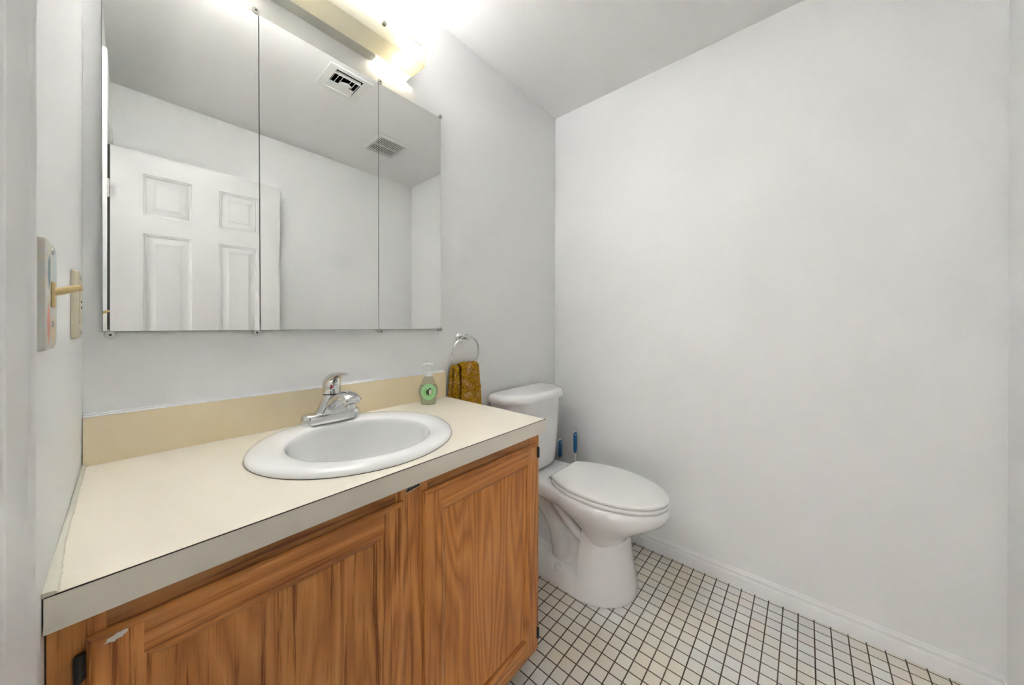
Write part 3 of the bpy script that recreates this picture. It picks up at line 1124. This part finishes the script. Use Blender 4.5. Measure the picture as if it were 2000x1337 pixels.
bprof = [(.0255, .0165, .0), (.0275, .0180, .002), (.0285, .0185, .012), (.0288, .0187, .022), (.0315, .0188, .030), (.0350, .0188, .040), (.0362, .0186, .050), (.0350, .0182, .060), (.0312, .0176, .070), (.0262, .0168, .080), (.0225, .0158, .090), (.0195, .0150, .098), (.0155, .0145, .104), (.0140, .0140, .106), (.0140, .0140, .110)]
bm = B()
loft(bm, [oval(*p) for p in bprof])
bmesh.ops.transform(bm, matrix=RM, verts=bm.verts)
obj('bottle_body', bm, PLAST, sb, smooth=50)
bm = B()
loft(bm, [oval(a - .0018, b - .0018, z + (.0018 if z < .001 else 0)) for a, b, z in bprof[:9]])
bmesh.ops.transform(bm, matrix=RM, verts=bm.verts)
obj('liquid_soap', bm, SOAP, sb, smooth=50, label='pale green liquid soap')
bm = B()
lathe(bm, [(.0150, .107), (.0158, .108), (.0158, .120), (.0140, .1225), (.0085, .124), (.0080, .129), (.0050, .130), (.0050, .146), (.006, .147)], n=24)
bmesh.ops.transform(bm, matrix=RM, verts=bm.verts)
obj('collar', bm, WHITEPL, sb)
bm = B()
hd = bez([(.016, -.002, .1500), (.004, 0, .1512), (-.008, 0, .1505), (-.015, -.001, .1490), (-.019, -.001, .1465)], 4)
tube(bm, hd, [(.0062, .0045)] * 6 + [(.0060, .0042)] * 5 + [(.0045, .0035)] * (len(hd) - 11), 12)
lathe(bm, [(.0062, .144), (.0075, .147), (.0080, .152), (.0065, .1545), (.002, .1552)], n=16)
bmesh.ops.transform(bm, matrix=RM, verts=bm.verts)
obj('pump_head', bm, WHITEPL, sb)


def patch(pts2, off, name, m, parent, z0=.049):
    """thin label piece lying on the front of the bottle (local x, z), curved like the bottle front"""
    def yy(x):
        x = max(-.034, min(.034, x))
        return -(.0184 + off) * (1 - (abs(x) / .0375) ** 2.3) ** (1 / 2.3)
    bm = B()
    c = Vector((sum(p[0] for p in pts2) / len(pts2), sum(p[1] for p in pts2) / len(pts2)))
    lay = []
    for extra in (0, .0003):
        rings = []
        for s in (1.0, .75, .5, .25, .02):
            rings.append([Vector((c.x + (p[0] - c.x) * s, yy(c.x + (p[0] - c.x) * s) - extra, z0 + c.y + (p[1] - c.y) * s)) for p in pts2])
        vr = loft(bm, rings, cap0=False, cap1=True)
        lay.append(vr[0])
    nn = len(pts2)
    for k in range(nn):
        bm.faces.new((lay[0][k], lay[0][(k + 1) % nn], lay[1][(k + 1) % nn], lay[1][k]))
    bmesh.ops.transform(bm, matrix=RM, verts=bm.verts)
    o = obj(name, bm, m, None, smooth=50)
    if parent is sb:
        o.parent = sb
        o.matrix_parent_inverse = Matrix.Translation(-sb.location)
    else:
        o.parent = parent
    return o


circ = lambda r, cx=0, cz=0, a0=0, a1=2 * PI, n=28: [(cx + r * math.cos(a0 + (a1 - a0) * k / n), cz + r * math.sin(a0 + (a1 - a0) * k / n)) for k in range(n + (0 if abs(a1 - a0) > 6.2 else 1))]
lab = patch([(x * .94, z * 1.08) for x, z in circ(.0295)], .0006, 'front_label', LABELM, sb)
patch(circ(.0225), .0011, 'label_ring', LABELR, lab)
patch(circ(.0205), .0016, 'label_disc', mat('label_green', srgb(160, 220, 150), .35), lab)
patch(circ(.0112, .001, -.001), .0021, 'fruit_outline', mat('dark_green_ink', srgb(24, 44, 22), .35), lab)
patch(circ(.0100, .0016, -.001, -PI / 2, PI / 2), .0026, 'fruit_flesh', mat('cream_ink', srgb(226, 220, 200), .35), lab)
patch(circ(.0100, .0008, -.001, PI / 2, 3 * PI / 2), .0026, 'fruit_skin', mat('olive_ink', srgb(74, 92, 46), .35), lab)
patch([(.000, .0102), (.004, .0140), (.0095, .0148), (.0085, .0112), (.004, .0100)], .0026, 'fruit_leaf', bpy.data.materials['dark_green_ink'], lab)
patch([(-.0075, .0155), (.0075, .0158), (.0072, .0176), (-.0072, .0173)], .0026, 'label_lettering', WHITEPL, lab)

# ---------------------------------------------------------------- towel ring and towel
tr = thing('towel_ring', (1.046, 0, 1.07), 'chrome towel ring on the wall right of the mirror', 'towel ring')
bm = B()
lathe(bm, [(.024, .0005), (.0245, .003), (.022, .0065), (.0165, .008), (.0145, .0105), (.012, .011)], (1.046, 0, 1.069), 'Y', 28)
obj('wall_plate', bm, CHROME, tr)
bm = B()
lathe(bm, [(.0075, .010), (.0072, .040), (.0085, .042), (.0085, .058), (.0060, .060)], (1.046, 0, 1.071), 'Y', 20)
box(bm, 1.0395, 1.0525, -.058, -.040, 1.068, 1.087, .003, 2)
obj('post', bm, CHROME, tr)
bm = B()
RC, RR = Vector((1.0400, -.049, 1.0045)), .0748
tube(bm, [RC + Vector((RR * math.cos(2 * PI * k / 64), .010 * math.sin(2 * PI * k / 64) * -1 + .0, RR * math.sin(2 * PI * k / 64))) for k in range(64)], .0034, 10, closed=True)
obj('ring', bm, CHROME, tr)


def towel_mat():
    m = mat('mustard_chenille', srgb(168, 122, 30), 0.95, spec=0.1)
    t = NT(m)
    geo = t.n('ShaderNodeNewGeometry')
    vo = t.n('ShaderNodeTexVoronoi')
    vo.inputs['Scale'].default_value = 190
    t.l(geo.outputs['Position'], vo.inputs['Vector'])
    nz = t.n('ShaderNodeTexNoise')
    nz.inputs['Scale'].default_value = 38
    nz.inputs['Detail'].default_value = 3
    t.l(geo.outputs['Position'], nz.inputs['Vector'])
    c = t.ramp(nz.outputs[0], [(0.33, srgb(188, 138, 24)), (0.46, srgb(226, 178, 46)), (0.56, srgb(206, 152, 66)), (0.66, srgb(232, 190, 124))])
    d = t.ramp(vo.outputs['Distance'], [(0.0, (1.1, 1.1, 1.1, 1)), (0.8, (0.42, 0.36, 0.30, 1))])
    mu = t.n('ShaderNodeMix', data_type='RGBA', blend_type='MULTIPLY')
    mu.inputs[0].default_value = 0.9
    t.l(c, mu.inputs[6]); t.l(d, mu.inputs[7])
    t.l(mu.outputs[2], t.b.inputs['Base Color'])
    t.bump(t.math('SUBTRACT', 1.0, vo.outputs['Distance']), 1.0, 0.004)
    return m


def towel_sheet(bm, xt0, xt1, xb0, xb1, yf, yb, ztop, zf, zb, thick, seed):
    """cloth folded over the ring: front layer, bend, back layer"""
    prof = []
    nv = 30
    for k in range(nv + 1):
        prof.append((yf, zf + (ztop - zf) * k / nv))
    for k in range(1, 8):
        a = PI * k / 8
        prof.append(((yf + yb) / 2 + (yf - yb) / 2 * math.cos(a), ztop + abs(yf - yb) / 2 * math.sin(a) * .9))
    for k in range(nv + 1):
        prof.append((yb, ztop + (zb - ztop) * k / nv))
    nu = 22
    rings = []
    for (y, z) in prof:
        f = max(0, min(1, (ztop - z) / (ztop - zf)))
        f = f ** 0.8
        a = xt0 + (xb0 - xt0) * f
        b = xt1 + (xb1 - xt1) * f
        rings.append((a, b, y, z))
    grid = []
    for side in (0, 1):
        g = []
        for i, (a, b, y, z) in enumerate(rings):
            y2, z2 = prof[min(i + 1, len(prof) - 1)]
            y1, z1 = prof[max(i - 1, 0)]
            tn = Vector((0, y2 - y1, z2 - z1)).normalized()
            nr = Vector((0, -tn.z, tn.y))
            if side:
                nr = -nr
            row = []
            for j in range(nu + 1):
                u = j / nu
                edge = min(1, 6 * u, 6 * (1 - u)) ** .5
                p = Vector((a + (b - a) * u, y, z))
                fold = .006 * math.sin(u * 9 + seed) * min(1, (ztop - z) / .05 + .1)
                w = thick * .5 * (0.25 + .75 * edge)
                w += .0034 * noise.noise(p * 130 + Vector((seed, 0, side * 9)))
                row.append(p + nr * w + Vector((0, fold, 0)))
            g.append(row)
        grid.append([[bm.verts.new(p) for p in r] for r in g])
    A, C = grid
    for g in grid:
        for i in range(len(g) - 1):
            for j in range(nu):
                bm.faces.new((g[i][j], g[i][j + 1], g[i + 1][j + 1], g[i + 1][j]))
    for i in range(len(A) - 1):
        for j in (0, nu):
            bm.faces.new((A[i][j], A[i + 1][j], C[i + 1][j], C[i][j]))
    for i in (0, len(A) - 1):
        for j in range(nu):
            bm.faces.new((A[i][j], A[i][j + 1], C[i][j + 1], C[i][j]))


bm = B()
zr = .9335
towel_sheet(bm, 1.002, 1.100, .999, 1.124, -.0680, -.0280, zr + .008, .690, .720, .015, 0.3)
towel_sheet(bm, .974, .995, .961, .986, -.0560, -.0240, zr + .002, .715, .740, .013, 2.1)
obj('hand_towel', bm, towel_mat(), smooth=60, label='mustard yellow nubby hand towel hanging from the chrome towel ring', cat='towel')

# ---------------------------------------------------------------- switch and outlet on the left wall
sw = thing('light_switch', (0, -0.54, 1.16), 'painted pastel switch plate on the left wall with a long yellowed toggle', 'light switch')


def plate_mat():
    m = mat('painted_plate', srgb(214, 206, 190), 0.35)
    t = NT(m)
    geo = t.n('ShaderNodeNewGeometry')
    sep = t.n('ShaderNodeSeparateXYZ')
    t.l(geo.outputs['Position'], sep.inputs[0])
    nz = t.n('ShaderNodeTexNoise')
    nz.inputs['Scale'].default_value = 60
    t.l(geo.outputs['Position'], nz.inputs['Vector'])
    wob = t.math('MULTIPLY', t.math('SUBTRACT', nz.outputs[0], .5), .012)

    def region(y0, z0, ry, rz, soft=.25):
        dy = t.math('DIVIDE', t.math('ADD', t.math('SUBTRACT', sep.outputs[1], y0), wob), ry)
        dz = t.math('DIVIDE', t.math('ADD', t.math('SUBTRACT', sep.outputs[2], z0), wob), rz)
        d = t.math('SQRT', t.math('ADD', t.math('MULTIPLY', dy, dy), t.math('MULTIPLY', dz, dz)))
        mk = t.n('ShaderNodeMapRange')
        mk.inputs[1].default_value = 1.0 + soft
        mk.inputs[2].default_value = 1.0 - soft
        t.l(d, mk.inputs[0])
        return mk.outputs[0]
    n2 = t.n('ShaderNodeTexNoise')
    n2.inputs['Scale'].default_value = 90
    t.l(geo.outputs['Position'], n2.inputs['Vector'])
    base = t.ramp(n2.outputs[0], [(.35, srgb(216, 206, 184)), (.55, srgb(206, 208, 202)), (.7, srgb(218, 200, 190))])
    c = t.mix(region(-.515, 1.195, .022, .025), base, srgb(196, 208, 208))
    c = t.mix(region(-.560, 1.182, .010, .016), c, srgb(70, 118, 130))
    c = t.mix(region(-.562, 1.128, .012, .020), c, srgb(224, 138, 112))
    c = t.mix(region(-.530, 1.120, .018, .016), c, srgb(218, 196, 156))
    t.l(c, t.b.inputs['Base Color'])
    return m


bm = B()
pp = rpoly([(-.582, 1.0985), (-.499, 1.0985), (-.499, 1.2175), (-.582, 1.2175)], [.008, .020, .022, .006], 8)
pc = Vector((-.5405, 1.158))
rings = []
for s, x in ((1, .0006), (1, .0045), (.985, .0064), (.95, .0072)):
    rings.append([Vector((x, pc.x + (p.x - pc.x) * s, pc.y + (p.y - pc.y) * s)) for p in pp])
loft(bm, rings)
obj('wall_plate', bm, plate_mat(), sw, smooth=40)
bm = B()
box(bm, .0068, .0098, -.5475, -.5345, 1.1455, 1.1735, .001, 1)
obj('toggle_collar', bm, TOGGLE, sw, label='yellowed plastic collar')
bm = B()
tube(bm, [(.008, -.5415, 1.1620), (.014, -.5405, 1.1640), (.020, -.5385, 1.1668), (.0262, -.5360, 1.1690), (.0275, -.5355, 1.1692)], [(.0042, .0050), (.0042, .0050), (.0040, .0046), (.0036, .0040), (.002, .002)], 12)
obj('toggle', bm, TOGGLE, sw, label='yellowed plastic toggle lever')
for zz in (1.2070, 1.1270):
    bm = B()
    lathe(bm, [(.0032, .0070), (.0032, .0084), (.0015, .0090)], (0, -.5405, zz), 'X', 12)
    obj('screw', bm, BRUSHED, sw)

ot = thing('wall_outlet', (0, -0.20, 1.16), 'beige outlet plate on the left wall beside the mirror corner', 'outlet')
bm = B()
pp = rpoly([(-.2440, 1.1020), (-.1600, 1.1020), (-.1600, 1.2190), (-.2440, 1.2190)], .004, 4)
pc = Vector((-.2020, 1.1605))
loft(bm, [[Vector((x, pc.x + (p.x - pc.x) * s, pc.y + (p.y - pc.y) * s)) for p in pp] for s, x in ((1, .0006), (1, .0055), (.97, .0078), (.94, .0080))])
obj('wall_plate', bm, BEIGE, ot, smooth=30)
bm = B()
box(bm, .0078, .0092, -.2190, -.1850, 1.1270, 1.1940, .001, 1)
obj('outlet_face', bm, BEIGE, ot, smooth=None)
bm = B()
box(bm, .0090, .0098, -.2050, -.1970, 1.1640, 1.1680)
obj('reset_button', bm, BLACK, ot, smooth=None, label='black button')
bm = B()
box(bm, .0090, .0098, -.2050, -.1970, 1.1540, 1.1580)
obj('test_button', bm, BLACK, ot, smooth=None, label='black button')
for zz in (1.2085, 1.1125):
    bm = B()
    lathe(bm, [(.003, .0078), (.003, .0090), (.0012, .0094)], (0, -.202, zz), 'X', 12)
    obj('screw', bm, BRUSHED, ot)

# ---------------------------------------------------------------- toilet
XT = 1.447
to = thing('toilet', (XT, -0.40, 0), 'white two-piece toilet between the vanity cabinet and the right wall', 'toilet')


def egg(a, yc, bf, bb, yclamp, z, n=64, cx=XT):
    out = []
    for k in range(n):
        t = 2 * PI * k / n
        c, s = math.cos(t), math.sin(t)
        y = yc + (bb if s > 0 else bf) * s
        out.append(Vector((cx + a * c, min(y, yclamp), z)))
    return out


bm = B()
# bowl
bowl = [(.118, -.500, .100, .060, -.450, .215), (.124, -.500, .118, .075, -.430, .245), (.138, -.500, .150, .10, -.405, .275), (.156, -.500, .195, .15, -.360, .305), (.171, -.500, .232, .22, -.320, .330),
        (.1815, -.500, .258, .28, -.270, .350), (.1860, -.500, .270, .30, -.240, .368), (.1868, -.500, .273, .30, -.240, .385), (.1850, -.500, .271, .30, -.240, .398), (.1790, -.500, .265, .30, -.245, .405), (.165, -.500, .250, .28, -.25, .4075)]
loft(bm, [egg(a, yc, bf, bb, cl, z) for a, yc, bf, bb, cl, z in bowl])
# front pedestal
ped = [(.1680, -.452, .190, .0, -.452, .0015), (.1690, -.452, .1905, .0, -.452, .012), (.160, -.452, .186, .0, -.452, .05), (.146, -.453, .174, .0, -.453, .12), (.134, -.455, .163, .0, -.455, .19), (.126, -.458, .155, .0, -.458, .235), (.120, -.460, .145, .0, -.460, .262)]
loft(bm, [egg(a, yc, bf, .001, cl, z) for a, yc, bf, bb, cl, z in ped])
# curved shoulder that carries the bowl back to the deck
for sx in (-1, 1):
    pts = bez([(XT + sx * .094, -.470, .205), (XT + sx * .098, -.405, .245), (XT + sx * .102, -.345, .300), (XT + sx * .106, -.300, .350)], 6)
    tube(bm, pts, [(.022, .020)] * len(pts), 14)
# foot under the trapway
ft = lambda hw, y0, y1: [Vector(p) for p in rpoly([(XT - hw, y0), (XT - hw * .93, y1), (XT + hw * .93, y1), (XT + hw, y0)], [.02, .05, .05, .02], 5)]
sh = ft(.166, -.47, -.125)
sh2 = ft(.150, -.47, -.125)
sh3 = ft(.120, -.47, -.135)
loft(bm, [[Vector((p.x, p.y, 0.0015)) for p in sh], [Vector((p.x, p.y, .022)) for p in sh], [Vector((p.x, p.y, .040 + .16 * (p.y + .47))) for p in sh2], [Vector((p.x, p.y, .052 + .22 * (p.y + .47))) for p in sh3]])
# web
loft(bm, [[Vector((XT + x, y, z)) for x, y in ((-.070, -.475), (.070, -.475), (.070, -.14), (-.070, -.14))] for z in (.02, .36)])
# trapway bulges on both sides
for sx in (-1, 1):
    pts = bez([(XT + sx * .058, -.205, .330), (XT + sx * .066, -.240, .290), (XT + sx * .070, -.285, .245), (XT + sx * .072, -.318, .190), (XT + sx * .072, -.330, .130), (XT + sx * .070, -.340, .075), (XT + sx * .060, -.385, .045)], 6)
    tube(bm, pts, [.046] * (len(pts) - 4) + [.045, .042, .038, .030], 18)
# rear deck under the tank
dk = lambda q, yb: [Vector(p) for p in rpoly([(XT - .120 + q, -.50), (XT - .1735 + q, -.395), (XT - .152 + q, -.270), (XT - .138 + q, yb), (XT + .138 - q, yb), (XT + .152 - q, -.270), (XT + .1735 - q, -.395), (XT + .120 - q, -.50)], [.03, .05, .06, .03, .03, .06, .05, .03], 5)]
loft(bm, [[Vector((p.x, p.y, z)) for p in dk(q, -.040)] for q, z in ((.040, .332), (.014, .345), (.002, .362), (0, .385), (.002, .397), (.008, .4045), (.016, .4068))])
obj('bowl', bm, PORC, to, smooth=45)
# bolt caps
for sx in (-1, 1):
    bm = B()
    lathe(bm, [(.0155, 0), (.0155, .003), (.0135, .006), (.0128, .020), (.0100, .0265), (.004, .029)], (XT + sx * .138, -.352, .052), n=20)
    obj('bolt_cap', bm, PORC, to)
# tank
XK = 1.430


def tank_ring(hw, yf, z, yb=-.022, ch=.088, cd=.085, r=.022):
    pts = [(XK - hw, yb), (XK - hw, yf + cd), (XK - hw + ch, yf), (XK + hw - ch, yf), (XK + hw, yf + cd), (XK + hw, yb)]
    return [Vector((p.x, p.y, z)) for p in rpoly(pts, [.02, r * 1.8, r * 2.2, r * 2.2, r * 1.8, .02], 7)]


bm = B()
loft(bm, [tank_ring(.150, -.150, .411), tank_ring(.182, -.186, .417), tank_ring(.1920, -.1960, .436), tank_ring(.1985, -.1985, .50), tank_ring(.2180, -.2050, .730), tank_ring(.2200, -.2060, .7580), tank_ring(.205, -.195, .7585)])
obj('tank', bm, PORC, to, smooth=40)
bm = B()
loft(bm, [tank_ring(.232, -.2165, .7590), tank_ring(.2360, -.2205, .7605), tank_ring(.2370, -.2215, .7680), tank_ring(.2365, -.2210, .7780), tank_ring(.2330, -.2180, .7870), tank_ring(.2260, -.2115, .7935), tank_ring(.2150, -.2020, .7975), tank_ring(.200, -.188, .7988), tank_ring(.150, -.140, .7992, ch=.05, cd=.05), tank_ring(.06, -.08, .7994, ch=.02, cd=.02)])
obj('tank_lid', bm, PORC, to, smooth=60)
# seat and lid


def seat_ring(g, z, cx=XT):
    return egg(.1745 + g, -.500, .268 + g, .262 + g, -.2985 + g * .6, z, 72, cx)


bm = B()
loft(bm, [seat_ring(-.010, .4078), seat_ring(-.002, .4095), seat_ring(.0015, .4130), seat_ring(.0015, .4210), seat_ring(-.001, .4245), seat_ring(-.006, .4262)])
obj('seat', bm, SEATP, to, smooth=60)
bm = B()
loft(bm, [seat_ring(-.008, .4275), seat_ring(-.002, .4285), seat_ring(.0005, .4315), seat_ring(.0005, .4375), seat_ring(-.002, .4415), seat_ring(-.007, .4440), seat_ring(-.020, .4458), seat_ring(-.060, .4470), seat_ring(-.12, .4476)])
obj('seat_lid', bm, SEATP, to, smooth=60)
for sx in (-1, 1):
    bm = B()
    box(bm, XT + sx * .070 - .012, XT + sx * .070 + .012, -.296, -.272, .4072, .4255, .003, 2)
    lathe(bm, [(.0055, -.021), (.0062, -.020), (.0062, .020), (.0055, .021)], (XT + sx * .086, -.290, .4290), 'X', 14)
    obj('seat_hinge', bm, mat('hinge_plastic', srgb(190, 190, 184), .4) if 'hinge_plastic' not in bpy.data.materials else bpy.data.materials['hinge_plastic'], to)

# ---------------------------------------------------------------- brush and plunger beside the toilet


def grip(bm, x, y, z0, z1, w, d, mi):
    pr = [(.35, 0), (.75, .06), (1.0, .22), (1.05, .55), (.88, .90), (.70, .97), (.3, 1.0)]
    loft(bm, [ell(x, y, w * s, d * s, z0 + (z1 - z0) * h, 20) for s, h in pr], mi=mi)


def handled(name, x, y, z0, z1, label, cat, base):
    t = thing(name, (x, y, 0), label, cat)
    bm = B()
    lathe(bm, [(.0075, .16), (.0080, .30), (.0095, z0 + .015), (.0095, z0 + .03)], (x, y, 0), n=16)
    obj('shaft', bm, WHITEPL, t)
    bm = B()
    grip(bm, x, y + .001, z0 + .004, z1 - .0005, .0165, .0125, 0)
    obj('grip_backing', bm, WHITEPL, t, label='white backing of the grip')
    bm = B()
    grip(bm, x - .0032, y - .0042, z0 + .010, z1 - .005, .0140, .0105, 0)
    obj('grip', bm, BLUEPL, t, label='blue grip')
    bm = B()
    c = Vector((x - .0098, y - .0125, z1 - .018))
    lathe(bm, [(.0038, 0), (.0036, .0015), (.001, .0018)], (0, 0, 0), 'Y', 12)
    bmesh.ops.rotate(bm, verts=bm.verts, cent=(0, 0, 0), matrix=Matrix.Rotation(math.radians(-50), 3, 'Z'))
    bmesh.ops.translate(bm, verts=bm.verts, vec=c + Vector((0, .002, 0)))
    obj('hang_hole', bm, WHITEPL, t)
    bm = B()
    lathe(bm, base, (x, y, 0), n=28)
    obj('base', bm, WHITEPL, t)


handled('toilet_plunger', 1.735, -.185, .395, .530, 'taller blue-gripped plunger standing behind the toilet, nearer the right wall', 'plunger',
        [(.055, .001), (.060, .006), (.058, .05), (.050, .085), (.030, .120), (.014, .145), (.010, .175)])
handled('toilet_brush', 1.735, -.085, .345, .462, 'shorter blue-gripped toilet brush standing beside the tank', 'brush',
        [(.036, .001), (.040, .006), (.038, .09), (.032, .135), (.020, .150), (.010, .175)])
